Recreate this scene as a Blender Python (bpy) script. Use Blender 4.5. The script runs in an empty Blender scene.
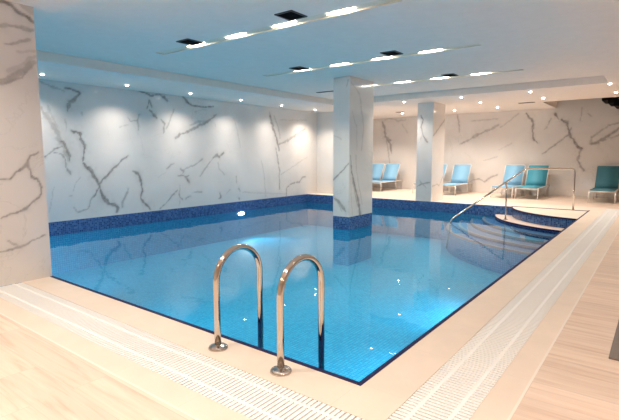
import bpy, bmesh, math, random
import numpy as np
from mathutils import Vector, Matrix
random.seed(4); rng = np.random.default_rng(7)
C = bpy.context.scene.collection
PI = math.pi

# ---------------------------------------------------------------- marble veins, in metres on each slab face
VEINS = {
 'left': [
  (0.5,[(1.76,2.62,0.015),(1.93,2.56,0.022),(2.07,2.52,0.019),(2.19,2.48,0.013)]),
  (1,[(2.2,2.54,0.022),(2.32,2.54,0.023),(2.48,2.48,0.026),(2.4,2.39,0.042),(2.29,2.3,0.049),(2.24,2.2,0.042),(2.22,2.11,0.013)]),
  (0.5,[(1.74,2.13,0.046),(1.83,1.99,0.07),(1.97,1.78,0.071),(2.07,1.53,0.064),(2.14,1.34,0.058),(2.18,1.18,0.032)]),
  (0.35,[(1.86,2.2,0.022),(1.92,2.02,0.025),(2.03,1.78,0.022)]),
  (0.4,[(2.16,1.95,0.013),(2.18,1.82,0.016),(2.17,1.72,0.01)]),
  (0.5,[(2.49,2.13,0.016),(2.51,2.05,0.013)]),
  (1,[(2.29,1.75,0.023),(2.42,1.69,0.043),(2.44,1.6,0.033),(2.49,1.49,0.033),(2.5,1.34,0.027)]),
  (1,[(2.51,1.47,0.027),(2.49,1.28,0.023),(2.45,1.13,0.023),(2.53,1.04,0.037),(2.62,0.96,0.041),(2.69,0.82,0.034),(2.74,0.68,0.031),(2.77,0.61,0.028)]),
  (0.9,[(2.74,0.68,0.024),(2.94,0.84,0.021),(3.17,1.06,0.019),(3.43,1.26,0.022)]),
  (0.9,[(2.77,0.63,0.024),(2.7,0.53,0.021),(2.64,0.43,0.014)]),
  (1,[(2.77,0.61,0.024),(2.81,0.45,0.042),(2.89,0.32,0.049),(2.96,0.27,0.032),(3.08,0.22,0.039),(3.13,0.16,0.043),(3.12,0.07,0.018)]),
  (0.6,[(2.63,0.46,0.014),(2.55,0.33,0.014),(2.49,0.18,0.017),(2.35,0.15,0.017),(2.29,0.15,0.013),(2.23,0.24,0.013)]),
  (0.8,[(1.75,1.24,0.016),(1.84,1.29,0.016),(1.93,1.39,0.016),(2.07,1.44,0.013)]),
  (0.8,[(1.92,1.32,0.013),(2.06,1.29,0.016),(2.11,1.21,0.019),(2.12,1.05,0.023),(2.17,0.94,0.023),(2.2,0.89,0.016)]),
  (0.9,[(2.09,1.53,0.048),(2.16,1.4,0.055),(2.19,1.28,0.032),(2.19,1.19,0.01)]),
  (0.35,[(2.38,0.85,0.008),(2.27,0.67,0.01),(2.22,0.57,0.008)]),
  (0.5,[(2.15,0.48,0.013),(2.19,0.47,0.013)]),
  (0.6,[(3.41,0.54,0.015),(3.32,0.38,0.018),(3.26,0.24,0.029),(3.25,0.17,0.014)]),
  (0.35,[(1.89,0.67,0.005),(1.8,0.42,0.006),(1.77,0.2,0.005)]),
  (0.9,[(3.78,2.66,0.022),(3.92,2.64,0.018),(4.07,2.6,0.022),(4.31,2.65,0.019),(4.4,2.6,0.042),(4.5,2.53,0.027)]),
  (0.9,[(4.94,2.66,0.024),(5.02,2.57,0.032),(5.19,2.46,0.02),(5.49,2.46,0.019),(5.87,2.51,0.017)]),
  (0.9,[(3.95,2.29,0.015),(4.01,2.48,0.022),(4.07,2.35,0.019)]),
  (0.9,[(4.03,2.28,0.019),(4.11,2.19,0.038),(4.2,2.11,0.03)]),
  (0.7,[(4.3,2.09,0.015),(4.4,1.99,0.027),(4.36,1.77,0.015)]),
  (0.5,[(4.68,2.34,0.014),(4.58,2.16,0.018),(4.5,1.99,0.016),(4.45,1.87,0.012)]),
  (0.6,[(3.49,2.09,0.009),(3.55,2.0,0.014),(3.71,2.02,0.015),(3.77,2.15,0.018)]),
  (0.6,[(3.71,2.0,0.015),(3.72,1.82,0.018)]),
  (0.35,[(3.29,1.87,0.011),(3.48,1.92,0.011)]),
  (0.75,[(4.69,1.68,0.032),(4.82,1.77,0.036),(5.01,1.83,0.04),(5.24,1.92,0.037),(5.48,2.04,0.033),(5.75,2.18,0.025)]),
  (0.45,[(5.12,2.0,0.02),(5.38,2.09,0.037),(5.69,2.15,0.03)]),
  (0.35,[(5.28,2.33,0.012),(5.65,2.42,0.013)]),
  (1,[(3.55,0.94,0.015),(3.65,0.87,0.041),(3.73,0.68,0.03),(3.75,0.52,0.022),(3.7,0.31,0.026),(3.8,0.2,0.038),(3.89,0.11,0.045),(3.93,0.03,0.027)]),
  (0.45,[(3.25,1.1,0.011),(3.43,1.26,0.014)]),
  (0.6,[(3.41,0.52,0.011),(3.32,0.36,0.014),(3.25,0.2,0.025),(3.23,0.15,0.011)]),
  (0.7,[(4.18,0.03,0.012),(4.39,0.2,0.018),(4.61,0.39,0.024),(4.69,0.44,0.02)]),
  (0.75,[(4.73,0.36,0.012),(4.74,0.26,0.032),(4.81,0.21,0.016)]),
  (0.5,[(4.76,0.58,0.01),(4.75,0.36,0.01),(4.72,0.04,0.01)]),
  (0.6,[(4.92,0.21,0.016),(5.05,0.25,0.021)]),
  (0.6,[(5.15,0.35,0.012),(5.41,0.35,0.017)]),
  (0.7,[(4.8,0.94,0.024),(4.9,0.89,0.024),(4.87,0.83,0.016)]),
  (0.8,[(4.72,0.79,0.012),(4.94,0.76,0.028),(5.04,0.77,0.016)]),
  (0.9,[(4.97,0.73,0.028),(5.04,0.62,0.025)]),
  (0.55,[(4.88,0.91,0.01),(5.13,1.01,0.012),(5.36,1.1,0.017),(5.47,1.17,0.021)]),
  (0.6,[(4.41,0.95,0.018),(4.53,1.04,0.024),(4.62,1.08,0.01)]),
  (0.25,[(4.17,0.76,0.01),(4.38,0.87,0.01)]),
  (0.5,[(5.38,0.74,0.017),(5.48,0.84,0.015),(5.62,0.98,0.013)]),
  (0.75,[(5.42,2.0,0.027),(5.65,2.11,0.031),(5.86,2.23,0.032),(5.95,2.3,0.027)]),
  (0.4,[(5.91,2.08,0.032),(5.93,2.01,0.023)]),
  (0.85,[(7.99,2.47,0.041),(8.05,2.27,0.052),(8.16,2.02,0.053),(8.31,1.71,0.048),(8.39,1.42,0.027)]),
  (0.45,[(8.17,2.43,0.021),(8.36,2.11,0.021),(8.44,1.79,0.027)]),
  (0.65,[(8.35,1.59,0.032),(8.68,1.67,0.043),(9.02,1.81,0.039),(9.65,2.11,0.029)]),
  (0.3,[(6.57,2.25,0.014),(6.72,1.84,0.019),(6.77,1.46,0.015)]),
  (0.3,[(8.44,2.32,0.013),(9.75,2.39,0.014)]),
  (0.8,[(5.82,1.19,0.023),(5.93,1.27,0.041),(6.02,1.22,0.032),(6.19,1.33,0.028)]),
  (0.55,[(5.82,1.2,0.014),(5.64,1.03,0.016),(5.4,0.75,0.022)]),
  (0.45,[(5.97,1.07,0.014),(6.02,0.91,0.023),(6.2,0.77,0.019)]),
  (0.6,[(6.61,0.69,0.012),(6.61,0.54,0.015)]),
  (0.7,[(6.7,0.36,0.034),(6.74,0.29,0.02)]),
  (0.7,[(6.01,0.28,0.023),(6.05,0.16,0.033),(5.97,0.14,0.014)]),
  (0.4,[(7.61,1.13,0.015),(7.68,0.84,0.015),(7.75,0.53,0.016),(7.77,0.06,0.016)]),
  (0.75,[(8.25,1.47,0.027),(8.33,1.15,0.024),(8.4,0.77,0.022),(8.39,0.26,0.022)]),
  (0.75,[(8.71,0.02,0.022),(8.73,0.24,0.022),(8.88,0.37,0.022),(9.23,0.42,0.023),(9.36,0.4,0.023),(9.5,0.54,0.023),(9.69,0.57,0.029)]),
  (0.35,[(8.46,0.69,0.014),(9.19,0.97,0.017),(9.74,1.2,0.017)]),
  (0.3,[(6.84,0.25,0.012),(7.48,0.18,0.013),(8.66,0.08,0.014)]),
  (0.35,[(6.25,0.27,0.019),(6.38,0.35,0.019)]),
  (0.7,[(6.7,0.09,0.024),(6.71,0.05,0.02)]),
 ],
 'pillar': [
  (1,[(-0.34,2.69,0.017),(-0.26,2.7,0.02),(-0.18,2.67,0.026),(-0.14,2.62,0.03),(-0.07,2.6,0.024),(-0.01,2.57,0.018)]),
  (0.45,[(-0.13,2.71,0.03),(-0.05,2.67,0.036),(0.01,2.66,0.037)]),
  (0.6,[(-0.33,2.46,0.017),(-0.2,2.48,0.024),(-0.02,2.48,0.018)]),
  (0.55,[(-0.28,2.3,0.009),(-0.18,2.33,0.015),(-0.04,2.39,0.018)]),
  (0.6,[(-0.36,1.95,0.015),(-0.26,1.99,0.024),(-0.15,2.07,0.03),(-0.01,2.17,0.046)]),
  (0.7,[(-0.37,1.92,0.012),(-0.25,1.98,0.013),(-0.16,2.02,0.015),(-0.12,2.08,0.012)]),
  (0.35,[(-0.25,2.07,0.021),(-0.11,2.15,0.027),(-0.0,2.24,0.031)]),
  (0.3,[(-0.16,2.25,0.012),(0.0,2.29,0.018)]),
  (0.85,[(-0.44,1.05,0.007),(-0.32,1.04,0.007),(-0.25,1.11,0.011),(-0.16,1.16,0.019),(-0.12,1.25,0.008),(-0.05,1.3,0.006)]),
  (0.85,[(-0.17,1.17,0.011),(-0.13,1.09,0.008),(-0.13,1.03,0.01),(-0.07,1.02,0.01),(-0.03,0.94,0.012),(-0.05,0.88,0.008)]),
  (0.8,[(-0.05,0.88,0.008),(-0.15,0.78,0.013),(-0.21,0.74,0.015),(-0.33,0.69,0.007),(-0.43,0.66,0.005)]),
  (0.8,[(-0.44,0.34,0.006),(-0.4,0.34,0.015),(-0.31,0.36,0.019),(-0.2,0.39,0.008),(-0.05,0.45,0.004)]),
  (0.6,[(-0.38,0.43,0.007),(-0.3,0.37,0.011)]),
 ],
 'col1f': [
  (0.5,[(-3.8,2.73,0.011),(-3.82,2.62,0.009)]),
  (0.8,[(-3.75,1.09,0.01),(-3.9,0.96,0.015),(-4.15,0.74,0.018)]),
  (0.7,[(-4.14,0.39,0.013),(-3.99,0.29,0.031),(-3.83,0.12,0.026)]),
  (0.45,[(-4.14,0.46,0.01),(-4.05,0.34,0.016),(-3.92,0.11,0.013)]),
  (0.3,[(-4.16,1.67,0.012),(-3.94,1.57,0.01)]),
 ],
 'col1r': [
  (0.9,[(5.79,1.26,0.01),(5.86,0.91,0.015),(5.99,0.59,0.026),(6.11,0.33,0.037),(6.2,0.01,0.042)]),
  (0.6,[(5.79,1.06,0.008),(5.91,0.7,0.015),(6.04,0.33,0.021),(6.22,0.01,0.013)]),
  (0.5,[(6.0,1.26,0.008),(6.02,1.01,0.01),(6.13,0.64,0.01),(6.27,0.21,0.011)]),
  (0.35,[(5.8,2.71,0.008),(6.13,2.48,0.016),(6.3,1.88,0.032),(6.23,1.36,0.012)]),
  (0.35,[(5.85,2.12,0.01),(6.03,1.82,0.016),(6.04,1.36,0.008)]),
  (0.4,[(5.79,1.26,0.005),(5.84,0.55,0.01),(5.88,0.04,0.008)]),
 ],
 'col2f': [
  (0.9,[(-4.05,2.33,0.015),(-3.97,2.21,0.022),(-4.03,2.01,0.022),(-3.96,1.77,0.026),(-3.84,1.61,0.026)]),
  (0.4,[(-3.98,1.85,0.015),(-4.06,1.59,0.011)]),
  (0.7,[(-4.1,0.39,0.011),(-3.95,0.49,0.023),(-3.75,0.51,0.019)]),
  (0.5,[(-4.03,0.58,0.011),(-3.95,0.47,0.023),(-3.82,0.36,0.011)]),
 ],
 'col2r': [
  (0.6,[(9.76,1.76,0.018),(10.03,1.88,0.026),(10.4,2.12,0.023),(10.69,2.29,0.019)]),
  (0.6,[(9.86,0.4,0.019),(10.14,0.46,0.015),(10.34,0.41,0.015),(10.59,0.63,0.02)]),
 ],
 'back': [
  (0.75,[(-7.37,2.5,0.041),(-7.26,2.27,0.057),(-7.23,1.99,0.049),(-7.02,1.66,0.049),(-6.96,1.33,0.02)]),
  (0.7,[(-7.23,1.99,0.058),(-7.02,1.82,0.041)]),
  (0.5,[(-7.23,1.99,0.025),(-7.11,1.54,0.025),(-7.03,0.97,0.021)]),
  (0.35,[(-7.26,2.6,0.025),(-7.08,2.67,0.024),(-6.72,2.53,0.024),(-6.42,2.56,0.02)]),
  (0.3,[(-6.54,2.4,0.024),(-6.32,2.08,0.02)]),
  (0.6,[(-4.47,2.69,0.017),(-4.42,2.4,0.029),(-4.38,2.06,0.02)]),
  (0.65,[(-4.34,1.62,0.029),(-4.09,1.74,0.034),(-3.87,1.88,0.051),(-3.57,2.01,0.05),(-3.31,2.12,0.044),(-3.1,2.23,0.038)]),
  (0.45,[(-4.03,2.41,0.017),(-3.59,2.41,0.022),(-3.11,2.45,0.016)]),
  (0.45,[(-3.04,2.15,0.016),(-2.79,2.33,0.019),(-2.5,2.55,0.021)]),
  (0.35,[(-3.45,1.08,0.014),(-3.08,1.2,0.019)]),
  (0.3,[(-3.06,1.42,0.014),(-2.66,1.63,0.016)]),
  (0.7,[(-3.91,0.39,0.012),(-3.64,0.45,0.02),(-3.45,0.37,0.02),(-3.26,0.53,0.024),(-3.06,0.6,0.019)]),
  (0.4,[(-3.52,1.06,0.01),(-3.11,1.21,0.014)]),
  (0.9,[(-2.27,2.55,0.034),(-2.16,2.4,0.045),(-2.05,2.26,0.034),(-2.07,1.96,0.031),(-2.0,1.76,0.039),(-1.89,1.63,0.022)]),
  (1,[(-1.44,2.48,0.049),(-1.35,2.34,0.022)]),
  (1,[(-1.26,2.31,0.038),(-1.12,2.22,0.054),(-1.05,2.0,0.032),(-1.03,1.9,0.038),(-0.94,1.71,0.032),(-0.79,1.5,0.043),(-0.69,1.44,0.032)]),
  (0.8,[(-0.69,1.44,0.027),(-0.75,1.28,0.027),(-0.76,1.1,0.032),(-0.66,0.89,0.037),(-0.58,0.78,0.027)]),
  (0.75,[(-0.98,2.08,0.016),(-1.04,1.88,0.024),(-1.39,1.58,0.022),(-1.73,1.29,0.022)]),
  (0.6,[(-1.55,2.37,0.016),(-1.66,2.11,0.022),(-1.73,2.03,0.011)]),
  (0.55,[(-0.74,2.64,0.016),(-0.75,2.46,0.018),(-0.78,2.28,0.019)]),
  (0.5,[(-0.59,2.45,0.016),(-0.49,2.37,0.016)]),
  (0.8,[(-0.45,1.57,0.037),(-0.27,1.64,0.057),(-0.06,1.77,0.046),(0.22,2.01,0.036),(0.46,2.17,0.035)]),
  (0.6,[(-0.45,1.75,0.021),(-0.25,1.95,0.023),(-0.04,2.1,0.023),(0.21,2.14,0.025)]),
  (0.6,[(-0.45,1.57,0.026),(-0.14,1.67,0.023),(0.24,1.82,0.025)]),
  (0.5,[(-0.45,1.8,0.026),(-0.45,1.57,0.047)]),
 ],
}


# ---------------------------------------------------------------- helpers
class MB:
    """collects faces, then links them as ONE mesh object"""
    def __init__(s): s.v = []; s.f = []; s.sm = []
    def quad(s, a, b, c, d):
        n = len(s.v); s.v += [a, b, c, d]; s.f.append((n, n+1, n+2, n+3)); s.sm.append(False)
    def box(s, x0, x1, y0, y1, z0, z1, M=None, skip=''):
        n = len(s.v)
        p = [(x0,y0,z0),(x1,y0,z0),(x1,y1,z0),(x0,y1,z0),(x0,y0,z1),(x1,y0,z1),(x1,y1,z1),(x0,y1,z1)]
        if M is not None: p = [tuple(M @ Vector(q)) for q in p]
        s.v += p
        for k, q in (('b',(0,3,2,1)),('t',(4,5,6,7)),('s',(0,1,5,4)),('e',(1,2,6,5)),('n',(2,3,7,6)),('w',(3,0,4,7))):
            if k not in skip: s.f.append(tuple(n+i for i in q)); s.sm.append(False)
    def tube(s, pts, r, seg=14, cap=True):
        pts = [Vector(p) for p in pts]; N = len(pts)
        rr = r if isinstance(r, (list, tuple)) else [r]*N
        t0 = (pts[1]-pts[0]).normalized()
        up = Vector((0,0,1)) if abs(t0.z) < .9 else Vector((1,0,0))
        u = t0.cross(up).normalized(); base = len(s.v); prev = t0
        for i in range(N):
            t = (pts[min(i+1,N-1)]-pts[max(i-1,0)]).normalized()
            q = prev.rotation_difference(t); u = q @ u; u = (u - t*u.dot(t)).normalized(); prev = t
            w = t.cross(u)
            for k in range(seg):
                a = 2*PI*k/seg
                s.v.append(tuple(pts[i] + (u*math.cos(a)+w*math.sin(a))*rr[i]))
        for i in range(N-1):
            for k in range(seg):
                a = base+i*seg+k; b = base+i*seg+(k+1)%seg
                s.f.append((a, b, b+seg, a+seg)); s.sm.append(True)
        if cap:
            s.f.append(tuple(base+k for k in range(seg))[::-1]); s.sm.append(False)
            s.f.append(tuple(base+(N-1)*seg+k for k in range(seg))); s.sm.append(False)
    def lathe(s, prof, c=(0,0,0), seg=28):
        base = len(s.v); N = len(prof)
        for r, z in prof:
            for k in range(seg):
                a = 2*PI*k/seg; s.v.append((c[0]+r*math.cos(a), c[1]+r*math.sin(a), c[2]+z))
        for i in range(N-1):
            for k in range(seg):
                a = base+i*seg+k; b = base+i*seg+(k+1)%seg
                s.f.append((a, b, b+seg, a+seg)); s.sm.append(True)
        s.f.append(tuple(base+k for k in range(seg))[::-1]); s.sm.append(False)
        s.f.append(tuple(base+(N-1)*seg+k for k in range(seg))); s.sm.append(False)
    def prism(s, poly, z0, z1, sides=True):
        n = len(s.v); k = len(poly)
        s.v += [(x,y,z0) for x,y in poly]+[(x,y,z1) for x,y in poly]
        s.f.append(tuple(range(n, n+k))[::-1]); s.sm.append(False)
        s.f.append(tuple(range(n+k, n+2*k))); s.sm.append(False)
        if sides:
            for i in range(k):
                j = (i+1) % k; s.f.append((n+i, n+j, n+k+j, n+k+i)); s.sm.append(False)
    def build(s, name, mat, parent=None, bevel=0):
        me = bpy.data.meshes.new(name); me.from_pydata(s.v, [], s.f); me.update()
        me.polygons.foreach_set('use_smooth', s.sm)
        o = bpy.data.objects.new(name, me); C.objects.link(o)
        me.materials.append(mat); uvbox(me)
        if parent: o.parent = parent
        if bevel:
            m = o.modifiers.new('bevel', 'BEVEL'); m.width = bevel; m.segments = 2; m.limit_method = 'ANGLE'
        return o

def uvbox(me):
    n = len(me.polygons); L = len(me.loops)
    if not L: return
    co = np.empty(len(me.vertices)*3); me.vertices.foreach_get('co', co); co = co.reshape(-1,3)
    vi = np.empty(L, dtype=np.int32); me.loops.foreach_get('vertex_index', vi)
    nr = np.empty(n*3); me.polygons.foreach_get('normal', nr); nr = np.abs(nr.reshape(-1,3))
    lt = np.empty(n, dtype=np.int32); me.polygons.foreach_get('loop_total', lt)
    ax = np.repeat(nr.argmax(1), lt); p = co[vi]
    u = np.where(ax == 0, p[:,1], p[:,0]); v = np.where(ax == 2, p[:,1], p[:,2])
    uv = me.uv_layers.new(name='UVMap'); uv.data.foreach_set('uv', np.stack([u,v],1).astype(np.float32).ravel())

def tag(o, label=None, cat=None, group=None, kind=None):
    if label: o['label'] = label
    if cat: o['category'] = cat
    if group: o['group'] = group
    if kind: o['kind'] = kind
    return o
def thing(name, label, cat, loc=(0,0,0), group=None):
    o = bpy.data.objects.new(name, None); C.objects.link(o); o.location = loc; o.empty_display_size = .1
    return tag(o, label, cat, group)
def struct(o): o['kind'] = 'structure'; return o
def copy_tree(o, parent=None):
    c = o.copy(); C.objects.link(c)
    if parent: c.parent = parent
    for ch in list(o.children): copy_tree(ch, c)
    return c

# ---------------------------------------------------------------- materials
def mat(name):
    m = bpy.data.materials.new(name); m.use_nodes = True
    nt = m.node_tree; return m, nt, nt.nodes['Principled BSDF'], nt.nodes['Material Output']
def node(nt, kind, **k):
    n = nt.nodes.new(kind)
    for a, b in k.items():
        if a in n.inputs: n.inputs[a].default_value = b
        else: setattr(n, a, b)
    return n
def plain(name, col, rough=.5, metal=0, spec=.5, bump=0, bscale=60):
    m, nt, b, o = mat(name)
    b.inputs['Base Color'].default_value = (*col, 1); b.inputs['Roughness'].default_value = rough
    b.inputs['Metallic'].default_value = metal; b.inputs['Specular IOR Level'].default_value = spec
    tc = node(nt, 'ShaderNodeTexCoord'); n = node(nt, 'ShaderNodeTexNoise', Scale=bscale, Detail=3)
    nt.links.new(tc.outputs['Object'], n.inputs['Vector'])
    mx = node(nt, 'ShaderNodeMix', data_type='RGBA')
    mx.inputs[0].default_value = .5
    mr = node(nt, 'ShaderNodeMapRange'); mr.inputs[3].default_value = .94; mr.inputs[4].default_value = 1.04
    nt.links.new(n.outputs[0], mr.inputs[0])
    vm = node(nt, 'ShaderNodeVectorMath', operation='SCALE'); vm.inputs[0].default_value = col
    nt.links.new(mr.outputs[0], vm.inputs['Scale']); nt.links.new(vm.outputs[0], b.inputs['Base Color'])
    nt.nodes.remove(mx)
    if bump:
        bp = node(nt, 'ShaderNodeBump', Strength=bump, Distance=.002)
        nt.links.new(n.outputs[0], bp.inputs['Height']); nt.links.new(bp.outputs[0], b.inputs['Normal'])
    return m
def emit(name, col, s):
    m, nt, b, o = mat(name)
    b.inputs['Base Color'].default_value = (*col, 1)
    b.inputs['Emission Color'].default_value = (*col, 1); b.inputs['Emission Strength'].default_value = s
    return m
def mosaic(name, cols, grout, size, rough=.25, mortar=.09):
    m, nt, b, o = mat(name)
    tc = node(nt, 'ShaderNodeTexCoord')
    sc = node(nt, 'ShaderNodeVectorMath', operation='SCALE'); sc.inputs['Scale'].default_value = 1/size
    nt.links.new(tc.outputs['UV'], sc.inputs[0])
    fl = node(nt, 'ShaderNodeVectorMath', operation='FLOOR'); nt.links.new(sc.outputs[0], fl.inputs[0])
    wn = node(nt, 'ShaderNodeTexWhiteNoise', noise_dimensions='2D'); nt.links.new(fl.outputs[0], wn.inputs['Vector'])
    cr = node(nt, 'ShaderNodeValToRGB'); cr.color_ramp.interpolation = 'LINEAR'
    el = cr.color_ramp.elements
    el[0].position = 0; el[0].color = (*cols[0],1); el[1].position = 1; el[1].color = (*cols[-1],1)
    for i, c in enumerate(cols[1:-1]):
        e = el.new((i+1)/(len(cols)-1)); e.color = (*c,1)
    nt.links.new(wn.outputs['Value'], cr.inputs[0])
    fr = node(nt, 'ShaderNodeVectorMath', operation='FRACTION'); nt.links.new(sc.outputs[0], fr.inputs[0])
    sx = node(nt, 'ShaderNodeSeparateXYZ'); nt.links.new(fr.outputs[0], sx.inputs[0])
    g = []
    for ax in ('X','Y'):
        a = node(nt, 'ShaderNodeMath', operation='LESS_THAN'); a.inputs[1].default_value = mortar
        nt.links.new(sx.outputs[ax], a.inputs[0]); g.append(a)
    mxm = node(nt, 'ShaderNodeMath', operation='MAXIMUM')
    nt.links.new(g[0].outputs[0], mxm.inputs[0]); nt.links.new(g[1].outputs[0], mxm.inputs[1])
    mx = node(nt, 'ShaderNodeMix', data_type='RGBA')
    nt.links.new(mxm.outputs[0], mx.inputs[0]); nt.links.new(cr.outputs[0], mx.inputs[6]); mx.inputs[7].default_value = (*grout,1)
    nt.links.new(mx.outputs[2], b.inputs['Base Color'])
    b.inputs['Roughness'].default_value = rough
    return m
def marble(name, base, veincol, rough=.13):
    m, nt, b, o = mat(name); L = nt.links.new
    at = node(nt, 'ShaderNodeAttribute', attribute_name='vein')
    tc = node(nt, 'ShaderNodeTexCoord')
    n1 = node(nt, 'ShaderNodeTexNoise', Scale=.9, Detail=5, Roughness=.55, Distortion=.8); L(tc.outputs['Object'], n1.inputs['Vector'])
    mr = node(nt, 'ShaderNodeMapRange'); mr.inputs[1].default_value=.3; mr.inputs[2].default_value=.7; mr.inputs[3].default_value = .93; mr.inputs[4].default_value = 1.03
    L(n1.outputs[0], mr.inputs[0])
    vm = node(nt, 'ShaderNodeVectorMath', operation='SCALE'); vm.inputs[0].default_value = base; L(mr.outputs[0], vm.inputs['Scale'])
    # faint hairline veins
    n2 = node(nt, 'ShaderNodeTexNoise', Scale=1.1, Detail=6, Roughness=.6, Distortion=1.4); L(tc.outputs['Object'], n2.inputs['Vector'])
    sb = node(nt, 'ShaderNodeMath', operation='SUBTRACT'); sb.inputs[1].default_value = .5; L(n2.outputs[0], sb.inputs[0])
    ab = node(nt, 'ShaderNodeMath', operation='ABSOLUTE'); L(sb.outputs[0], ab.inputs[0])
    m2 = node(nt, 'ShaderNodeMapRange'); m2.inputs[1].default_value=0; m2.inputs[2].default_value=.012; m2.inputs[3].default_value=.16; m2.inputs[4].default_value=0
    L(ab.outputs[0], m2.inputs[0])
    n3 = node(nt, 'ShaderNodeTexNoise', Scale=.7, Detail=2); L(tc.outputs['Object'], n3.inputs['Vector'])
    m3 = node(nt, 'ShaderNodeMapRange'); m3.inputs[1].default_value=.5; m3.inputs[2].default_value=.62; L(n3.outputs[0], m3.inputs[0])
    ml = node(nt, 'ShaderNodeMath', operation='MULTIPLY'); L(m2.outputs[0], ml.inputs[0]); L(m3.outputs[0], ml.inputs[1])
    mm = node(nt, 'ShaderNodeMath', operation='MAXIMUM'); L(ml.outputs[0], mm.inputs[0]); L(at.outputs['Fac'], mm.inputs[1])
    # grain breaks the veins up
    n4 = node(nt, 'ShaderNodeTexNoise', Scale=14, Detail=4); L(tc.outputs['Object'], n4.inputs['Vector'])
    m4 = node(nt, 'ShaderNodeMapRange'); m4.inputs[1].default_value=.35; m4.inputs[2].default_value=.6; m4.inputs[3].default_value=.72; m4.inputs[4].default_value=1; L(n4.outputs[0], m4.inputs[0])
    mg = node(nt, 'ShaderNodeMath', operation='MULTIPLY'); L(mm.outputs[0], mg.inputs[0]); L(m4.outputs[0], mg.inputs[1])
    mx = node(nt, 'ShaderNodeMix', data_type='RGBA'); L(mg.outputs[0], mx.inputs[0]); L(vm.outputs[0], mx.inputs[6]); mx.inputs[7].default_value = (*veincol,1)
    L(mx.outputs[2], b.inputs['Base Color']); b.inputs['Roughness'].default_value = rough
    return m
def woodtile(name):
    m, nt, b, o = mat(name); L = nt.links.new
    tc = node(nt, 'ShaderNodeTexCoord')
    br = node(nt, 'ShaderNodeTexBrick', offset=.37, offset_frequency=2)
    for k, v in {'Scale':1,'Mortar Size':.0022,'Mortar Smooth':0,'Brick Width':1.2,'Row Height':.2,'Bias':0}.items(): br.inputs[k].default_value = v
    br.inputs['Color1'].default_value = (.70,.70,.70,1); br.inputs['Color2'].default_value = (1,1,1,1); br.inputs['Mortar'].default_value = (.5,.5,.5,1)
    L(tc.outputs['UV'], br.inputs['Vector'])
    mp = node(nt, 'ShaderNodeMapping'); mp.inputs['Scale'].default_value = (1.1, 16, 1); L(tc.outputs['UV'], mp.inputs[0])
    add = node(nt, 'ShaderNodeVectorMath', operation='MULTIPLY_ADD'); add.inputs[1].default_value = (9,9,9)
    L(br.outputs['Color'], add.inputs[0]); L(mp.outputs[0], add.inputs[2])
    n = node(nt, 'ShaderNodeTexNoise', Scale=1.3, Detail=5, Roughness=.6, Distortion=.6); L(add.outputs[0], n.inputs['Vector'])
    cr = node(nt, 'ShaderNodeValToRGB'); e = cr.color_ramp.elements
    e[0].position = .28; e[0].color = (.64,.46,.345,1); e[1].position = .72; e[1].color = (.86,.705,.58,1)
    k = e.new(.46); k.color = (.78,.605,.48,1)
    L(n.outputs[0], cr.inputs[0])
    mr = node(nt, 'ShaderNodeMapRange'); mr.inputs[1].default_value=.7; mr.inputs[2].default_value=1; mr.inputs[3].default_value=.93; mr.inputs[4].default_value=1.05
    L(br.outputs['Color'], mr.inputs[0])
    vm = node(nt, 'ShaderNodeVectorMath', operation='SCALE'); L(cr.outputs[0], vm.inputs[0]); L(mr.outputs[0], vm.inputs['Scale'])
    mx = node(nt, 'ShaderNodeMix', data_type='RGBA'); L(br.outputs['Fac'], mx.inputs[0]); L(vm.outputs[0], mx.inputs[6]); mx.inputs[7].default_value = (.68,.54,.43,1)
    L(mx.outputs[2], b.inputs['Base Color']); b.inputs['Roughness'].default_value = .38
    return m
def stone(name, col, tile=(.6,.6), rough=.4, joint=(.76,.64,.53)):
    m, nt, b, o = mat(name); L = nt.links.new
    tc = node(nt, 'ShaderNodeTexCoord')
    br = node(nt, 'ShaderNodeTexBrick', offset=0)
    for k, v in {'Scale':1,'Mortar Size':.0015,'Mortar Smooth':0,'Brick Width':tile[0],'Row Height':tile[1]}.items(): br.inputs[k].default_value = v
    L(tc.outputs['UV'], br.inputs['Vector'])
    n = node(nt, 'ShaderNodeTexNoise', Scale=2.2, Detail=6, Roughness=.6); L(tc.outputs['UV'], n.inputs['Vector'])
    mr = node(nt, 'ShaderNodeMapRange'); mr.inputs[1].default_value=.3; mr.inputs[2].default_value=.7; mr.inputs[3].default_value=.93; mr.inputs[4].default_value=1.04; L(n.outputs[0], mr.inputs[0])
    vm = node(nt, 'ShaderNodeVectorMath', operation='SCALE'); vm.inputs[0].default_value = col; L(mr.outputs[0], vm.inputs['Scale'])
    mx = node(nt, 'ShaderNodeMix', data_type='RGBA'); L(br.outputs['Fac'], mx.inputs[0]); L(vm.outputs[0], mx.inputs[6]); mx.inputs[7].default_value = (*joint,1)
    L(mx.outputs[2], b.inputs['Base Color']); b.inputs['Roughness'].default_value = rough
    return m
def water(name):
    m, nt, b, o = mat(name); L = nt.links.new; nt.nodes.remove(b)
    tc = node(nt, 'ShaderNodeTexCoord')
    n = node(nt, 'ShaderNodeTexNoise', Scale=2.6, Detail=2, Roughness=.5); L(tc.outputs['Object'], n.inputs['Vector'])
    bp = node(nt, 'ShaderNodeBump', Strength=.06, Distance=.05); L(n.outputs[0], bp.inputs['Height'])
    fr = node(nt, 'ShaderNodeFresnel', IOR=1.33); L(bp.outputs[0], fr.inputs['Normal'])
    tr = node(nt, 'ShaderNodeBsdfTransparent'); tr.inputs[0].default_value = (.80,.95,.985,1)
    gl = node(nt, 'ShaderNodeBsdfGlossy', Roughness=.02); L(bp.outputs[0], gl.inputs['Normal'])
    mx = node(nt, 'ShaderNodeMixShader'); L(fr.outputs[0], mx.inputs[0]); L(tr.outputs[0], mx.inputs[1]); L(gl.outputs[0], mx.inputs[2])
    L(mx.outputs[0], o.inputs[0]); return m

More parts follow.
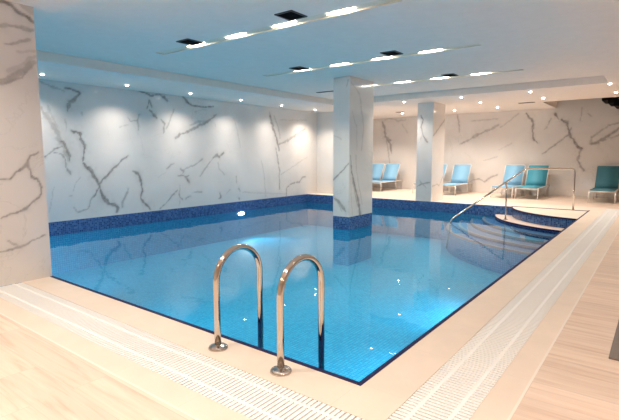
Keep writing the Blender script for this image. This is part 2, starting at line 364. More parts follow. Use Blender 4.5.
M = {}
M['marble'] = marble('marble', (.77,.74,.71), (.20,.185,.17))
M['wood'] = woodtile('wood_look_tile')
M['coping'] = stone('beige_stone', (.84,.71,.59))
M['grout'] = plain('pale_grout', (.88,.80,.70), .6)
M['white_plastic'] = plain('white_plastic', (.93,.92,.89), .4)
M['channel'] = plain('channel_concrete', (.78,.62,.48), .8)
M['ceil'] = plain('white_paint', (.92,.825,.745), .75, bscale=8)
M['navy'] = mosaic('navy_mosaic', [(.012,.045,.16),(.025,.09,.28),(.07,.17,.38)], (.12,.20,.36), .036, .25, .12)
M['lip'] = plain('navy_trim_tile', (.020,.020,.080), .6, spec=.15)
M['pool'] = mosaic('blue_mosaic', [(.012,.33,.58),(.02,.39,.64),(.04,.45,.68)], (.006,.19,.42), .042, .5, .17)
M['strip'] = plain('grey_sand_strip', (.25,.26,.29), .5)
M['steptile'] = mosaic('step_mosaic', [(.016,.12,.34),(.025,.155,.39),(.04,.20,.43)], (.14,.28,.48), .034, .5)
M['tread'] = plain('sand_tread', (.62,.50,.43), .5)
M['water'] = water('pool_water')
M['steel'] = plain('polished_steel', (.62,.58,.53), .10, 1)
M['alu'] = plain('white_aluminium', (.74,.70,.66), .35, .15)
M['sky'] = plain('light_blue_sling', (.23,.48,.69), .6, bump=.3, bscale=300)
M['teal'] = plain('teal_sling', (.06,.34,.46), .6, bump=.3, bscale=300)
M['deepteal'] = plain('deep_teal_sling', (.06,.24,.31), .6, bump=.3, bscale=300)
M['black'] = plain('matt_black', (.004,.004,.0045), .8, spec=.1)
M['dark'] = plain('dark_grille', (.035,.033,.032), .5)
M['slot'] = plain('warm_white_channel', (.85,.76,.62), .6)
M['slotlamp'] = emit('lamp_glow', (1,.90,.74), 45)
M['lens'] = emit('downlight_glow', (1,.93,.82), 40)
M['poollens'] = emit('pool_lamp_glow', (.9,.97,1), 40)
M['mat'] = plain('taupe_mat', (.20,.165,.145), .55, bump=.5, bscale=120)
M['paint'] = plain('wall_paint', (.72,.68,.63), .8, bscale=8)

# ---------------------------------------------------------------- marble slabs with veins
_N = rng.random((257,257))
def vnoise(u, v, s):
    u = np.abs(u*s+37.3) % 256; v = np.abs(v*s+11.7) % 256
    i = u.astype(int); j = v.astype(int); a = u-i; b = v-j
    a = a*a*(3-2*a); b = b*b*(3-2*b)
    return (_N[i,j]*(1-a)+_N[i+1,j]*a)*(1-b)+(_N[i,j+1]*(1-a)+_N[i+1,j+1]*a)*b
def vein_mask(U, V, veins):
    out = np.zeros_like(U)
    du = (vnoise(U,V,9)-.5)*.03 + (vnoise(U+50,V,30)-.5)*.012
    dv = (vnoise(U,V+90,9)-.5)*.03 + (vnoise(U+70,V+33,30)-.5)*.012
    Pu = U+du; Pv = V+dv; wob = .35+1.2*vnoise(U+13,V+29,16)
    for inten, pts in veins:
        for (x0,y0,w0),(x1,y1,w1) in zip(pts[:-1], pts[1:]):
            R = max(w0,w1)*3+.06
            k = (Pu > min(x0,x1)-R)&(Pu < max(x0,x1)+R)&(Pv > min(y0,y1)-R)&(Pv < max(y0,y1)+R)
            if not k.any(): continue
            pu = Pu[k]; pv = Pv[k]; dx = x1-x0; dy = y1-y0; L2 = dx*dx+dy*dy+1e-9
            t = np.clip(((pu-x0)*dx+(pv-y0)*dy)/L2, 0, 1)
            d = np.hypot(pu-x0-t*dx, pv-y0-t*dy)
            w = np.maximum((w0+(w1-w0)*t)*wob[k]*1.05, .008)
            g = np.clip(2.1-1.9*d/w, 0, 1)
            halo = .22*np.exp(-(d/(2.2*w))**2)
            out[k] = np.maximum(out[k], inten*np.maximum(g*.88, halo))
    return out
def slab(name, faces, parent=None, step=.02):
    """faces: (origin, u axis index, u0, u1, v0, v1, fixed axis value, flip, veins); v is z. ONE mesh with a 'vein' attribute"""
    VV=[]; FF=[]; AA=[]; n0=0
    for ax, val, u0, u1, z0, z1, veins, flip in faces:
        st = step if veins else .3
        nu = max(2, int(round((u1-u0)/st))+1); nz = max(2, int(round((z1-z0)/st))+1)
        U, Z = np.meshgrid(np.linspace(u0,u1,nu), np.linspace(z0,z1,nz))
        a = vein_mask(U, Z, veins) if veins else np.zeros_like(U)
        K = np.full_like(U, val)
        P = np.stack([K,U,Z] if ax==0 else ([U,K,Z] if ax==1 else [U,Z,K]), -1).reshape(-1,3)
        idx = np.arange(nu*nz).reshape(nz,nu)+n0
        q = np.stack([idx[:-1,:-1],idx[:-1,1:],idx[1:,1:],idx[1:,:-1]],-1).reshape(-1,4)
        if flip: q = q[:,::-1]
        VV.append(P); FF.append(q); AA.append(a.ravel()); n0 += nu*nz
    V = np.concatenate(VV); F = np.concatenate(FF); A = np.concatenate(AA)
    me = bpy.data.meshes.new(name)
    me.vertices.add(len(V)); me.vertices.foreach_set('co', V.astype(np.float32).ravel())
    me.loops.add(F.size); me.loops.foreach_set('vertex_index', F.astype(np.int32).ravel())
    me.polygons.add(len(F)); me.polygons.foreach_set('loop_start', np.arange(0,F.size,4,dtype=np.int32))
    me.update(calc_edges=True); me.validate()
    at = me.attributes.new('vein','FLOAT','POINT'); at.data.foreach_set('value', A.astype(np.float32))
    me.materials.append(M['marble'])
    o = bpy.data.objects.new(name, me); C.objects.link(o)
    if parent: o.parent = parent
    return o
def wallfaces(ax, front, back, u0, u1, z0, z1, veins, flip):
    o = 1-ax if ax < 2 else 0
    f = [(ax, front, u0, u1, z0, z1, veins, flip), (ax, back, u0, u1, z0, z1, None, not flip)]
    lo, hi = min(front,back), max(front,back)
    f += [(o, u0, lo, hi, z0, z1, None, False), (o, u1, lo, hi, z0, z1, None, True)]
    return f

# ---------------------------------------------------------------- dimensions (metres)
XL, YB = -7.94, 9.774         # pool: x XL..0, y 0..YB; deck at z = 0
WZ, PZ, BZ = -.25, -1.02, -.27          # water level, pool floor
HC, HT, HN = 2.664, 2.81, 2.705          # soffit and tray ceiling
YW = 13.75                    # back wall
XR, YN = 4.2, -4.2            # right and near walls (behind the camera)

# ---------------------------------------------------------------- room
struct(slab('wall_left', wallfaces(0, XL, XL-.15, -.02, 10.3, -.002, 2.9, VEINS['left'], False)))
struct(slab('wall_back', wallfaces(1, YW, YW+.15, -9.4, XR, 0, 4.2, VEINS['back'], True), step=.022))
struct(slab('wall_return', wallfaces(1, 10.3, 10.42, XL-.15, -7.0, 0, 2.9, None, True)))
b = MB(); b.box(XR, XR+.15, YN-.15, YW+.15, -.1, 4.2); struct(b.build('wall_right', M['paint']))
b = MB(); b.box(-4.4, XR, YN-.15, YN, -.1, 3); struct(b.build('wall_near', M['paint']))
b = MB(); b.box(-4.4, -4.25, YN, -1.16, -.1, 3); struct(b.build('wall_side', M['paint']))
b = MB(); b.box(XL-.15, -4.37, -.17, -.02, -.1, 3); struct(b.build('wall_front', M['paint']))
b = MB(); b.box(-9.5, -9.4, 10.3, YW+.15, -.1, 3); struct(b.build('wall_alcove', M['paint']))

# floor: wood-look tile round the pool
GX0, GX1 = .285, .60; GY0, GY1 = -.61, -.285; YG = 10.62
b = MB()
b.box(-4.4, XR, YN, -.775, -.12, 0); b.box(.755, XR, -.775, YW, -.12, 0)
b.box(-9.4, .755, YG+.16, YW, -.12, 0); b.box(-9.4, XL-.15, 10.42, YG+.16, -.12, 0)
struct(b.build('floor', M['wood']))
b = MB()
b.box(-3.756, GX0, GY1, 0, -.12, 0); b.box(0, GX0, 0, YG, -.12, 0); b.box(XL, 0, YB, 10.3, -.12, 0)
b.box(-7.0, 0, 10.3, YG+.16, -.12, 0); b.box(XL-.15, -7.0, 10.42, YG+.16, -.12, 0); b.box(0, .755, YG, YG+.16, -.12, 0)
struct(b.build('trim_1', M['coping']))
b = MB(); b.box(-3.756, GX1, -.762, GY0, -.12, 0); b.box(GX1, .742, -.762, YG, -.12, 0); struct(b.build('trim_2', M['coping']))
b = MB(); b.box(-3.756, .742, -.775, -.762, -.12, .0); b.box(.742, .755, -.775, YG, -.12, .0); struct(b.build('trim_3', M['grout']))
b = MB(); b.box(-3.756, GX1, GY0, GY1, -.16, -.09); b.box(GX0, GX1, GY1, YG, -.16, -.09); struct(b.build('trim_4', M['channel']))

# ceiling: tray with three light slots, lower soffit round it
def rects_minus(x0, x1, y0, y1, holes):
    xs = sorted({x0,x1,*[h[0] for h in holes],*[h[1] for h in holes]}); ys = sorted({y0,y1,*[h[2] for h in holes],*[h[3] for h in holes]})
    for i in range(len(xs)-1):
        for j in range(len(ys)-1):
            cx=(xs[i]+xs[i+1])/2; cy=(ys[j]+ys[j+1])/2
            if not any(h[0]<cx<h[1] and h[2]<cy<h[3] for h in holes): yield xs[i],xs[i+1],ys[j],ys[j+1]
TX0, TX1, TY0, TY1 = -6.198, .30, .22, 8.85
SLOTS = [(-5.0,-.97,2.20,2.37), (-5.08,-.92,4.64,4.80), (-4.95,-.90,7.07,7.23)]
b = MB()
for r in rects_minus(TX0, TX1, TY0, TY1, SLOTS): b.box(*r, HT, HT+.03)
struct(b.build('ceiling', M['ceil']))
SW = (-1.42, XR, 11.62, YW)
b = MB()
for r in rects_minus(XL-.15, XR, TY0, YW, [(TX0,TX1,TY0,TY1), SW]): b.box(*r, HC, HT+.03)
b.box(XL-.15, XR, YN, TY0, HN, HT+.03)
b.box(-9.4, XL-.15, 10.42, YW, HC, HT+.03)
struct(b.build('ceiling_soffit', M['ceil']))
b = MB(); b.box(SW[0]-.1, SW[0], SW[2]-.1, YW, HT+.03, 4.2); b.box(SW[0], SW[1], SW[2]-.1, SW[2], HT+.03, 4.2); b.box(SW[0]-.1, SW[1], SW[2]-.1, YW, 4.2, 4.3)
struct(b.build('wall_stairwell', M['paint']))

# ---------------------------------------------------------------- pool
pool = thing('swimming_pool', 'indoor swimming pool lined with blue mosaic tile and a navy waterline band', 'swimming pool', (0,0,PZ))
def at0(o): o.location = (0,0,-PZ) if o.parent else o.location; return o
b = MB()
b.box(XL, 0, 0, YB, PZ-.1, PZ)
b.box(XL-.01, XL, 0, YB, PZ, BZ); b.box(0, .01, 0, YB, PZ, BZ); b.box(XL, 0, YB, YB+.01, PZ, BZ); b.box(XL, 0, -.01, 0, PZ, BZ)
at0(b.build('basin', M['pool'], pool))
b = MB()
b.box(XL-.02, XL+.004, .03, YB, BZ, -.003); b.box(XL+.004, 0, YB-.004, YB+.0, BZ, -.0003); b.box(-.004, .0, .0, YB, BZ, -.0003); b.box(XL, 0, 0, .004, BZ, -.0003)
at0(b.build('waterline_band', M['navy'], pool))
b = MB()
b.box(-3.755, .0, -.024, .006, -.03, .0035); b.box(-.006, .022, -.024, YB+.18, -.03, .0035)
at0(b.build('edge_trim', M['lip'], pool))

# corner steps, concentric about the corner
SC = (.40, 10.20)
def arc_poly(R, inset=0, n=40):
    pts = []
    a0 = math.acos(max(-1,min(1,(XL-SC[0])/R))) if False else None
    for k in range(n+1):
        a = PI + (PI/2)*k/n*1.0
        x = SC[0]+R*math.cos(a); y = SC[1]+R*math.sin(a)
        pts.append((x,y))
    pts = [(x,y) for x,y in pts if x < -.006 and y < YB-.006]
    # exact ends on the two pool sides
    xs = SC[0]-math.sqrt(R*R-(YB-.005-SC[1])**2); ye = SC[1]-math.sqrt(R*R-(-.005-SC[0])**2)
    return [(xs, YB-.005)]+pts+[(-.005, ye), (-.005, YB-.005)]
steps = bpy.data.objects.new('corner_steps', None); C.objects.link(steps); steps.parent = pool; steps.location = (0,0,-PZ)
tag(steps, 'rounded corner steps with a beige landing')
STEPS = [(2.05, 0), (2.42, -.212), (2.70, -.30), (2.98, -.37), (3.26, -.44), (3.54, -.51)]
def strip(b, R0, R1, z, zlow):
    o_ = arc_poly(R0); i_ = arc_poly(R1)
    for (a,c),(d,e) in zip(list(zip(o_,i_))[:-2], list(zip(o_,i_))[1:-1]):
        n=len(b.v); b.v += [(a[0],a[1],zlow),(d[0],d[1],zlow),(d[0],d[1],z),(a[0],a[1],z),(c[0],c[1],z),(e[0],e[1],z)]
        b.f += [(n,n+1,n+2,n+3),(n+3,n+2,n+5,n+4)]; b.sm += [False,False]
for i, (R, z) in enumerate(STEPS):
    zl = STEPS[i+1][1] if i+1 < len(STEPS) else PZ
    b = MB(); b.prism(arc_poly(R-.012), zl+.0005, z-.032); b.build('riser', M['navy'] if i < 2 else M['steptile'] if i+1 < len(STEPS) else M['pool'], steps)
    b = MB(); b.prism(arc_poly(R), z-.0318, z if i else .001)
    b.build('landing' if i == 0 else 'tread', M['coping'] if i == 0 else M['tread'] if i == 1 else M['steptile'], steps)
    if i:
        b = MB(); strip(b, R+.003, R-(.012 if i == 1 else .055), z+.0025, z-.034); b.build('nosing', M['lip'] if i == 1 else M['strip'], steps)
b = MB(); strip(b, 2.062, 2.03, .0035, -.03)
b.box(-1.62, 0, YB-.012, YB+.10, -.02, .004)
b.build('nosing', M['lip'], steps)

b = MB(); b.quad((XL,0,WZ),(0,0,WZ),(0,YB,WZ),(XL,YB,WZ))
o = b.build('pool_water', M['water']); tag(o, 'clear blue water filling the swimming pool', 'water', kind='stuff')

# pool lamps set in the pool walls, plus unseen spots added as fill
def pool_lamp(x, y, z, nx, ny, label, power, spread=95):
    t = thing('pool_lamp', label, 'pool lamp', (x,y,z), 'underwater lamps in the pool walls')
    r = MB(); r.lathe([(.0,0),(.085,0),(.085,.012),(.065,.02),(.0,.02)]); ob = r.build('rim', M['white_plastic'], t)
    l = MB(); l.lathe([(.0,.0205),(.06,.0205),(.05,.034),(.0,.04)]); lo = l.build('lens', M['poollens'], t)
    t.rotation_euler = (0, PI/2, 0); t.scale = (.75, 1.9, 1)  # lamp stretched sideways to imitate the streak of glow at the waterline
    d = bpy.data.lights.new('pool_lamp_or_fill_light', 'SPOT'); d.energy = power; d.color = (.80,.93,1); d.spot_size = math.radians(spread); d.spot_blend = .9; d.shadow_soft_size = .05
    lo_ = bpy.data.objects.new('pool_lamp_or_fill_light', d); C.objects.link(lo_)
    lo_.location = (x+nx*.06, y+ny*.06, z); lo_.rotation_mode = 'QUATERNION'; lo_.rotation_quaternion = Vector((0,0,-1)).rotation_difference(Vector((nx,ny,-.62)).normalized())
PL = 170
pool_lamp(XL+.004, 6.75, -.34, 1, 0, 'glowing wide oval underwater lamp below the navy band of the long left wall', PL*.5)
def under(x, y, z, nx, ny, power, spread=115):
    d = bpy.data.lights.new('pool_lamp_or_fill_light', 'SPOT'); d.energy = power; d.color = (.80,.93,1); d.spot_size = math.radians(spread); d.spot_blend = .9; d.shadow_soft_size = .07
    o = bpy.data.objects.new('pool_lamp_or_fill_light', d); C.objects.link(o)
    o.location = (x,y,z); o.rotation_mode = 'QUATERNION'; o.rotation_quaternion = Vector((0,0,-1)).rotation_difference(Vector((nx,ny,-.62)).normalized())
under(-.10, 4.1, -.45, -1, 0, PL, 100); under(-.10, 2.0, -.45, -1, 0, PL*.5, 110)  # second spot is an added fill without a fitting
under(-6.4, .10, -.45, -.35, 1, PL, 100); under(-4.0, .10, -.45, 0, 1, PL, 100); under(-2.0, .10, -.45, 0, 1, PL*.45, 115)  # first and last are unseen fills added to brighten the pool

# ---------------------------------------------------------------- marble pillars
def column(name, label, x0, x1, y0, y1, z0, z1, vf, vr, step=.012):
    t = thing(name, label, 'pillar', ((x0+x1)/2,(y0+y1)/2,z0))
    o = slab('marble_cladding', [(1,y0,x0,x1,z0,z1,vf,False),(0,x1,y0,y1,z0,z1,vr,False),(1,y1,x0,x1,z0,z1,None,True),(0,x0,y0,y1,z0,z1,None,True)], t, step)
    o.location = (-(x0+x1)/2, -(y0+y1)/2, -z0)
    return t
c1 = column('marble_pillar', 'veined marble pillar standing in the pool with a navy mosaic foot', -4.145, -3.755, 5.755, 6.70, 0, HT, VEINS['col1f'], VEINS['col1r'])
c1.location.z = PZ
for ch in c1.children: ch.location.z = -PZ
def part_at(o, t): o.parent = t; o.location = -Vector(t.location); return o
b = MB(); b.box(-4.145,-3.755,5.755,6.70,BZ,-.0005); part_at(b.build('waterline_band', M['navy']), c1)
b = MB(); b.box(-4.14,-3.76,5.76,6.695,PZ,BZ); part_at(b.build('tiled_foot', M['pool']), c1)
c2 = column('marble_pillar', 'pale marble pillar on the far pool edge between two pairs of loungers', -4.14, -3.69, 9.79, 10.62, 0, HC, VEINS['col2f'], VEINS['col2r'])
column('marble_pillar', 'wide beige marble pillar at the left beside the near end of the pool', -4.36, -3.756, -1.15, -.0, 0, HN, None, VEINS['pillar'])

# ---------------------------------------------------------------- gutter gratings
def grating(label, x0, x1, y0, y1, along):
    t = thing('gutter_grating', label, 'grating', ((x0+x1)/2,(y0+y1)/2,-.09))
    b = MB(); p = .029; w = .0185
    if along == 'x':
        n = int((x1-x0)/p)
        for k in range(n): x = x0+k*p+.004; b.box(x, x+w, y0+.002, y1-.002, -.024, -.001)
    else:
        n = int((y1-y0)/p)
        for k in range(n): y = y0+k*p+.004; b.box(x0+.002, x1-.002, y, y+w, -.024, -.001)
    part_at(b.build('slat_panel', M['white_plastic']), t)
    for f in (.24, .76):
        b = MB()
        if along == 'x': c = y0+(y1-y0)*f; b.box(x0, x1-.003, c-.010, c+.010, -.030, .0006)
        else: c = x0+(x1-x0)*f; b.box(c-.010, c+.010, y0, y1-.003, -.030, .0006)
        part_at(b.build('rail', M['white_plastic']), t)
    for f in (.04,.96):
        b = MB()
        if along == 'x': c = y0+(y1-y0)*f; b.box(x0, x1-.003, c-.006, c+.006, -.089, -.024)
        else: c = x0+(x1-x0)*f; b.box(c-.006, c+.006, y0, y1-.003, -.089, -.024)
        part_at(b.build('support', M['white_plastic']), t)
grating('white slatted gutter grating running along the near side of the pool', -3.756, GX0, GY0, GY1, 'x')
grating('white slatted gutter grating running along the right side of the pool', GX0, GX1, GY0, YG, 'y')

# ---------------------------------------------------------------- grab rails
def grab_rail(x, label):
    t = thing('grab_rail', label, 'grab rail', (x,-.16,0), 'grab rails at the near pool edge')
    R = .20; zc = .44; r = .0215
    pts = [(0,0,.004),(0,0,.2),(0,0,zc-.04)]+[(0, R-R*math.cos(a), zc+R*math.sin(a)) for a in np.linspace(0,PI,25)]+[(0,2*R,zc-.04),(0,2*R,.1),(0,2*R,-.3),(0,2*R,-.72)]
    b = MB(); b.tube(pts, r, 20); b.build('rail', M['steel'], t)
    b = MB(); b.lathe([(.064,.0005),(.064,.006),(.060,.014),(.048,.021),(.030,.026),(.024,.030),(.0225,.030)], seg=32); b.build('flange', M['steel'], t)
    b = MB(); b.tube([(0,2*R,-.66),(0,R+.0,-.66),(0,.168,-.66)], .016, 14); b.lathe([(.001,0),(.05,0),(.05,.001)], (0,2*R,-.735)); b.build('wall_bracket', M['steel'], t)
grab_rail(-.98, 'left one of two polished steel grab rails arching over the near pool edge')
grab_rail(-.436, 'right one of two polished steel grab rails, nearest the pool corner')

# stair handrail
t = thing('stair_handrail', 'polished steel handrail sloping down into the water at the corner steps', 'handrail', (-.287,9.744,0))
def rel(p): return (p[0]+.287, p[1]-9.744, p[2])
A = Vector((-.31,9.80,.945)); K = Vector((-1.20,9.19,.945)); E_ = Vector((-2.46,8.03,-.19))
def bend(p0, p1, p2, r, n=8):
    a = p1+(p0-p1).normalized()*r; c = p1+(p2-p1).normalized()*r
    return [a*(1-u)**2+p1*2*u*(1-u)+c*u*u for u in np.linspace(0,1,n)]
P0 = Vector((-.287,9.744,.002)); Pe = Vector((-2.53,7.97,-.86))
pts = [P0, Vector((-.295,9.75,.5))]+bend(P0, A, K, .09)+bend(A, K, E_, .10)+bend(K, E_, Pe, .07)+[Pe]
b = MB(); b.tube([rel(p) for p in pts], .0195, 16); b.build('rail', M['steel'], t)
b = MB(); b.tube([rel(p) for p in ((-1.51,8.86,-.208),(-1.51,8.86,.2),(-1.535,8.882,.64))], .0175, 16); b.build('post', M['steel'], t)
for p in ((-.287,9.744,.0045),(-1.51,8.86,-.211)):
    b = MB(); b.lathe([(.05,.0),(.05,.006),(.035,.014),(.02,.02)], rel(p)); b.build('flange', M['steel'], t)

# ---------------------------------------------------------------- sun loungers
def lounger(sling):
    t = thing('sun_lounger', 'x', 'sun lounger')
    W = .29
    def sheet(prof, x0, x1, th):
        b = MB(); n = len(prof)
        nrm = []
        for i in range(n):
            d = Vector((0,*prof[min(i+1,n-1)]))-Vector((0,*prof[max(i-1,0)])); nrm.append(Vector((0,-d.z,d.y)).normalized()*th)
        for x in (x0,x1):
            for k,(y,z) in enumerate(prof): b.v.append((x,y,z)); b.v.append((x,y+nrm[k].y,z+nrm[k].z))
        m = 2*n
        for k in range(n-1):
            a = 2*k
            b.f += [(a,a+2,m+a+2,m+a),(a+1,m+a+1,m+a+3,a+3),(a,a+1,a+3,a+2),(m+a,m+a+2,m+a+3,m+a+1)]; b.sm += [True,True,False,False]
        b.f += [(0,m,m+1,1),(2*n-2,2*n-1,m+2*n-1,m+2*n-2)]; b.sm += [False,False]
        return b
    sheet([(-.02,.318),(.03,.330),(.3,.322),(.7,.320),(1.1,.328)], -W+.012, W-.012, .012).build('seat', sling, t)
    sheet([(1.13,.335),(1.2,.47),(1.32,.675),(1.43,.875),(1.47,.930),(1.485,.930)], -W+.012, W-.012, .012).build('backrest', sling, t)
    b = MB()
    for s in (-1,1): b.tube([(s*W,0,.30),(s*W,.05,.315),(s*W,1.15,.318),(s*W,1.68,.318)], .016, 10)
    b.tube([(-W,.0,.295),(W,.0,.295)], .019, 10); b.tube([(-W,1.12,.30),(W,1.12,.30)], .014, 8); b.tube([(-W,1.67,.318),(W,1.67,.318)], .014, 8)
    b.build('frame', M['alu'], t)
    b = MB(); b.tube([(-W,1.12,.33),(-W,1.31,.675),(-W,1.455,.92),(-W+.03,1.475,.945),(W-.03,1.475,.945),(W,1.455,.92),(W,1.31,.675),(W,1.12,.33)], .013, 10)
    b.build('back_frame', M['alu'], t)
    for s in (-1,1):
        b = MB(); b.tube([(s*W,.01,.30),(s*(W+.005),.0,.15),(s*(W+.012),-.02,.0)], [.018,.017,.014], 10); b.build('leg', M['alu'], t)
        b = MB(); b.tube([(s*W,1.10,.31),(s*W,1.13,.15),(s*(W+.008),1.17,.0)], [.018,.017,.014], 10); b.build('leg', M['alu'], t)
    b = MB(); b.tube([(-W+.02,1.36,.76),(-W+.02,1.60,.34),(-W+.02,1.64,.0)], .011, 8); b.tube([(W-.02,1.36,.76),(W-.02,1.60,.34),(W-.02,1.64,.0)], .011, 8); b.tube([(-W+.02,1.635,.06),(W-.02,1.635,.06)], .010, 8)
    b.build('back_support', M['alu'], t)
    return t
protos = {k: lounger(M[k]) for k in ('sky','teal','deepteal')}
used = set()
for kind, x, y, label in [
    ('sky', -7.40, 12.03, 'light blue sling sun lounger half hidden behind the pillar in the pool'),
    ('sky', -6.75, 12.03, 'light blue sling sun lounger just right of the pillar in the pool'),
    ('sky', -4.96, 12.03, 'light blue sling sun lounger half hidden behind the pillar on the far edge'),
    ('sky', -4.13, 12.03, 'light blue sling sun lounger just right of the pillar on the far edge'),
    ('sky', -2.45, 12.03, 'light blue sling sun lounger beside the teal one behind the handrail'),
    ('teal', -1.77, 12.03, 'bright teal sling sun lounger behind the top bar of the handrail'),
    ('deepteal', .05, 12.03, 'dark teal sling sun lounger alone at the right edge below the stairs')]:
    if kind in used: o = copy_tree(protos[kind])
    else: o = protos[kind]; used.add(kind)
    o.location = (x, y, 0); o['label'] = label; o['group'] = 'sun loungers along the back wall'

# ---------------------------------------------------------------- ceiling fittings
for i, (x0,x1,y0,y1) in enumerate(SLOTS):
    which = ('nearest long light slot in the ceiling over the pool', 'middle one of three long light slots in the ceiling', 'farthest long light slot, at the pillar in the pool')[i]
    t = thing('light_slot', which+', warm white with four lamps', 'ceiling light', ((x0+x1)/2,(y0+y1)/2,HT), 'light slots in the ceiling')
    b = MB(); b.box(x0-.01,x0,y0-.01,y1+.01,HT+.001,HT+.10); b.box(x1,x1+.01,y0-.01,y1+.01,HT+.001,HT+.10)
    b = MB(); h = .016; e = .001
    X0, X1, Y0, Y1 = x0+e, x1-e, y0+e, y1-e
    for q in (((X0,Y0,HT),(X1,Y0,HT),(X1,Y0,HT+h),(X0,Y0,HT+h)), ((X1,Y1,HT),(X0,Y1,HT),(X0,Y1,HT+h),(X1,Y1,HT+h)), ((X0,Y1,HT),(X0,Y0,HT),(X0,Y0,HT+h),(X0,Y1,HT+h)), ((X1,Y0,HT),(X1,Y1,HT),(X1,Y1,HT+h),(X1,Y0,HT+h)), ((X0,Y0,HT+h),(X1,Y0,HT+h),(X1,Y1,HT+h),(X0,Y1,HT+h))): b.quad(*q)
    part_at(b.build('housing', M['slot']), t)
    for lx in (-4.13,-3.31,-2.48,-1.66):
        b = MB(); yc = (y0+y1)/2; b.tube([(lx-.19,yc,HT+.007),(lx-.09,yc,HT+.007),(lx+.09,yc,HT+.007),(lx+.19,yc,HT+.007)], [.002,.0075,.0075,.002], 10); part_at(b.build('lamp', M['slotlamp']), t)
        d = bpy.data.lights.new('slot_lamp_light','SPOT'); d.energy = 75; d.color = (1,.88,.70); d.spot_size = math.radians(112); d.spot_blend = 1; d.shadow_soft_size = .05
        o = bpy.data.objects.new('slot_lamp_light', d); C.objects.link(o); o.location = (lx,(y0+y1)/2,HT-.015)

vents = [(-2.16,2.03,'square black ceiling vent near the right end of the nearest light slot'),(-4.02,2.10,'square black ceiling vent near the left end of the nearest light slot'),
         (-4.04,4.52,'square black ceiling vent near the left end of the middle light slot'),(-2.16,4.44,'square black ceiling vent near the right end of the middle light slot'),
         (-2.17,6.88,'square black ceiling vent beside the farthest light slot')]
def vent(x, y, z, w, l, label, cat='ceiling vent'):
    t = thing('ceiling_vent', label, cat, (x,y,z), 'black vents in the ceiling')
    b = MB()
    for q in ((-w,w,-l,-l+.018),(-w,w,l-.018,l),(-w,-w+.018,-l+.018,l-.018),(w-.018,w,-l+.018,l-.018)): b.box(q[0],q[1],q[2],q[3],-.012,-.0005)
    b.build('frame', M['dark'], t)
    b = MB(); n = max(2, int(2*l/.03))
    for k in range(n):
        yy = -l+.02+(2*l-.04)*(k+.5)/n; b.box(-w+.018,w-.018,yy-.004,yy+.004,-.010,-.002)
    b.box(-w+.018,w-.018,-l+.018,l-.018,-.002,-.0004)
    b.build('grille', M['black'], t)
for x, y, lab in vents: vent(x, y, HT, .125, .14, lab)
vent(-5.40, 7.27, HT, .29, .035, 'slim dark linear vent in the ceiling left of the pillar in the pool')
vent(-1.78, 11.52, HC, .20, .05, 'dark slot vent in the soffit beside the stairwell opening')
vent(-5.68, 11.82, HC, .13, .06, 'small dark vent in the soffit between the two pillars')

def downlight(x, y, z, label, power, cone=130, col=(1,.89,.79)):
    t = thing('downlight', label, 'downlight', (x,y,z), 'recessed downlights in the soffit')
    b = MB(); b.lathe([(.030,-.0005),(.048,-.0005),(.048,-.006),(.042,-.009),(.030,-.009)]); b.build('trim_ring', M['white_plastic'], t)
    b = MB(); b.lathe([(.001,-.003),(.029,-.004),(.028,-.011),(.023,-.019),(.013,-.025),(.001,-.027)]); b.build('lens', M['lens'], t)
    lamp(x, y, z, power, cone, col)
def lamp(x, y, z, power, cone=130, col=(1,.89,.79)):
    d = bpy.data.lights.new('downlight_or_fill_light','SPOT'); d.energy = power; d.color = col; d.spot_size = math.radians(cone); d.spot_blend = 1; d.shadow_soft_size = .03
    o = bpy.data.objects.new('downlight_or_fill_light', d); C.objects.link(o); o.location = (x,y,z-.05)
ORD = ['first','second','third','fourth','fifth','sixth']
for i, y in enumerate((1.55,3.13,4.69,6.26,7.83,9.40)):
    downlight(-7.34, y, HC, f'{ORD[i]} small downlight from the left pillar in the row along the long marble wall', 60, 132)
    lamp(-7.34, y, HC, 48, 76)
R1 = {-4.27:'small downlight in the soffit just left of the pillar on the far edge', -2.75:'small downlight in the front soffit row just right of the far pillar', -1.20:'small downlight in the front soffit row above the handrail', .31:'small downlight at the right corner of the ceiling recess'}
for x, lab in R1.items(): downlight(x, 9.22 if x < 0 else 8.95, HC, lab, 65)
for x, y, lab in ((-2.72,10.6,'small downlight in the second soffit row, right of the far pillar'),(-1.20,10.6,'small downlight in the second soffit row near the stairwell opening'),(.31,10.52,'small downlight in the second soffit row at the right edge'),
                  (-5.78,12.2,'small downlight near the back wall between the two pillars'),(-2.72,12.2,'small downlight near the back wall left of the handrail'),(-4.04,12.3,'small downlight near the back wall right beside the far pillar')):
    downlight(x, y, HC, lab, 135 if y > 11.5 else 75)
lamp(-7.34,9.45,HC,55,130,(1,.84,.68)); lamp(-5.81,10.7,HC,75); lamp(-7.3,12.2,HC,135)  # first one is extra warm light added to brighten the return wall
# the same lamps go on over the right deck and behind the camera
for y in (7.4,5.8,4.2,2.6,1.0): lamp(1.9, y, HC, 50)
for x in (-2.9,-1.3,.3,1.9): lamp(x, -1.0, HC, 76)
for x in (-2.9,-1.3,.3,1.9): lamp(x, -2.7, HC, 70)

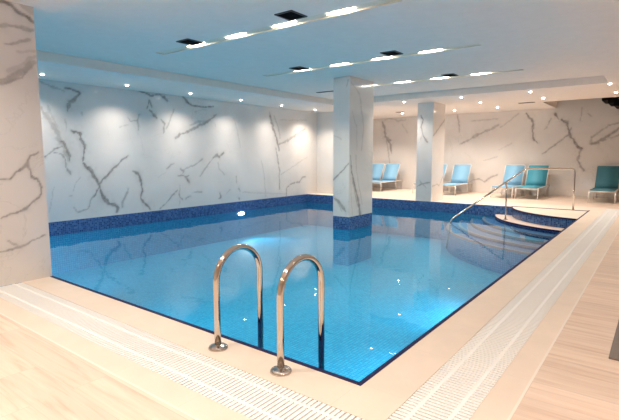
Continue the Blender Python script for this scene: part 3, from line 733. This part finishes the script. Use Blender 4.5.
# black stepped stair underside in the stairwell
t = thing('staircase', 'black stepped underside of a staircase descending through the ceiling opening', 'staircase', (-.1,12.3,2.2))
for k in range(7):
    x = -.10+.135*k; z = 2.64-.077*k
    b = MB(); b.box(x, x+.20, 12.0, 13.0, z, z+.13); part_at(b.build('step', M['black']), t)
b = MB(); b.box(-.9, 1.2, 12.05, 12.95, 0, .03, Matrix.Translation((.45,0,2.62)) @ Matrix.Rotation(math.radians(29.7), 4, 'Y')); 
part_at(b.build('stringer', M['black']), t)

# taupe mat at the right edge
b = MB(); b.box(1.065, 1.9, 1.19, 2.6, .0, .012)
o = b.build('floor_mat', M['mat'], None, .004); tag(o, 'dark taupe floor mat on the wooden deck at the right edge', 'mat')

# ---------------------------------------------------------------- camera, world, view
cd = bpy.data.cameras.new('camera'); cam = bpy.data.objects.new('camera', cd); C.objects.link(cam)
F, YAW, PIT, ROLL = 456.96, .65508, .11823, -.00252
cd.sensor_fit = 'HORIZONTAL'; cd.sensor_width = 36; cd.lens = F/619*36; cd.clip_start = .05
fw = Vector((-math.sin(YAW)*math.cos(PIT), math.cos(YAW)*math.cos(PIT), -math.sin(PIT))); r = Vector((math.cos(YAW), math.sin(YAW), 0)); u = r.cross(fw)
r2 = math.cos(ROLL)*r+math.sin(ROLL)*u; u2 = -math.sin(ROLL)*r+math.cos(ROLL)*u
mw = Matrix((r2, u2, -fw)).transposed().to_4x4(); mw.translation = (1.2434,-2.0680,1.25); cam.matrix_world = mw
S = bpy.context.scene; S.camera = cam
w = bpy.data.worlds.new('world'); S.world = w; w.use_nodes = True
w.node_tree.nodes['Background'].inputs[0].default_value = (.9,.95,1,1); w.node_tree.nodes['Background'].inputs[1].default_value = .3
S.view_settings.view_transform = 'Standard'; S.view_settings.look = 'None'; S.view_settings.gamma = 1; S.view_settings.use_curve_mapping = False
S.view_settings.exposure = 0.46
S.cycles.max_bounces = 10; S.cycles.diffuse_bounces = 6; S.cycles.transparent_max_bounces = 16; S.cycles.caustics_reflective = False; S.cycles.caustics_refractive = False
S.cycles.sample_clamp_indirect = 6; S.cycles.use_denoising = True
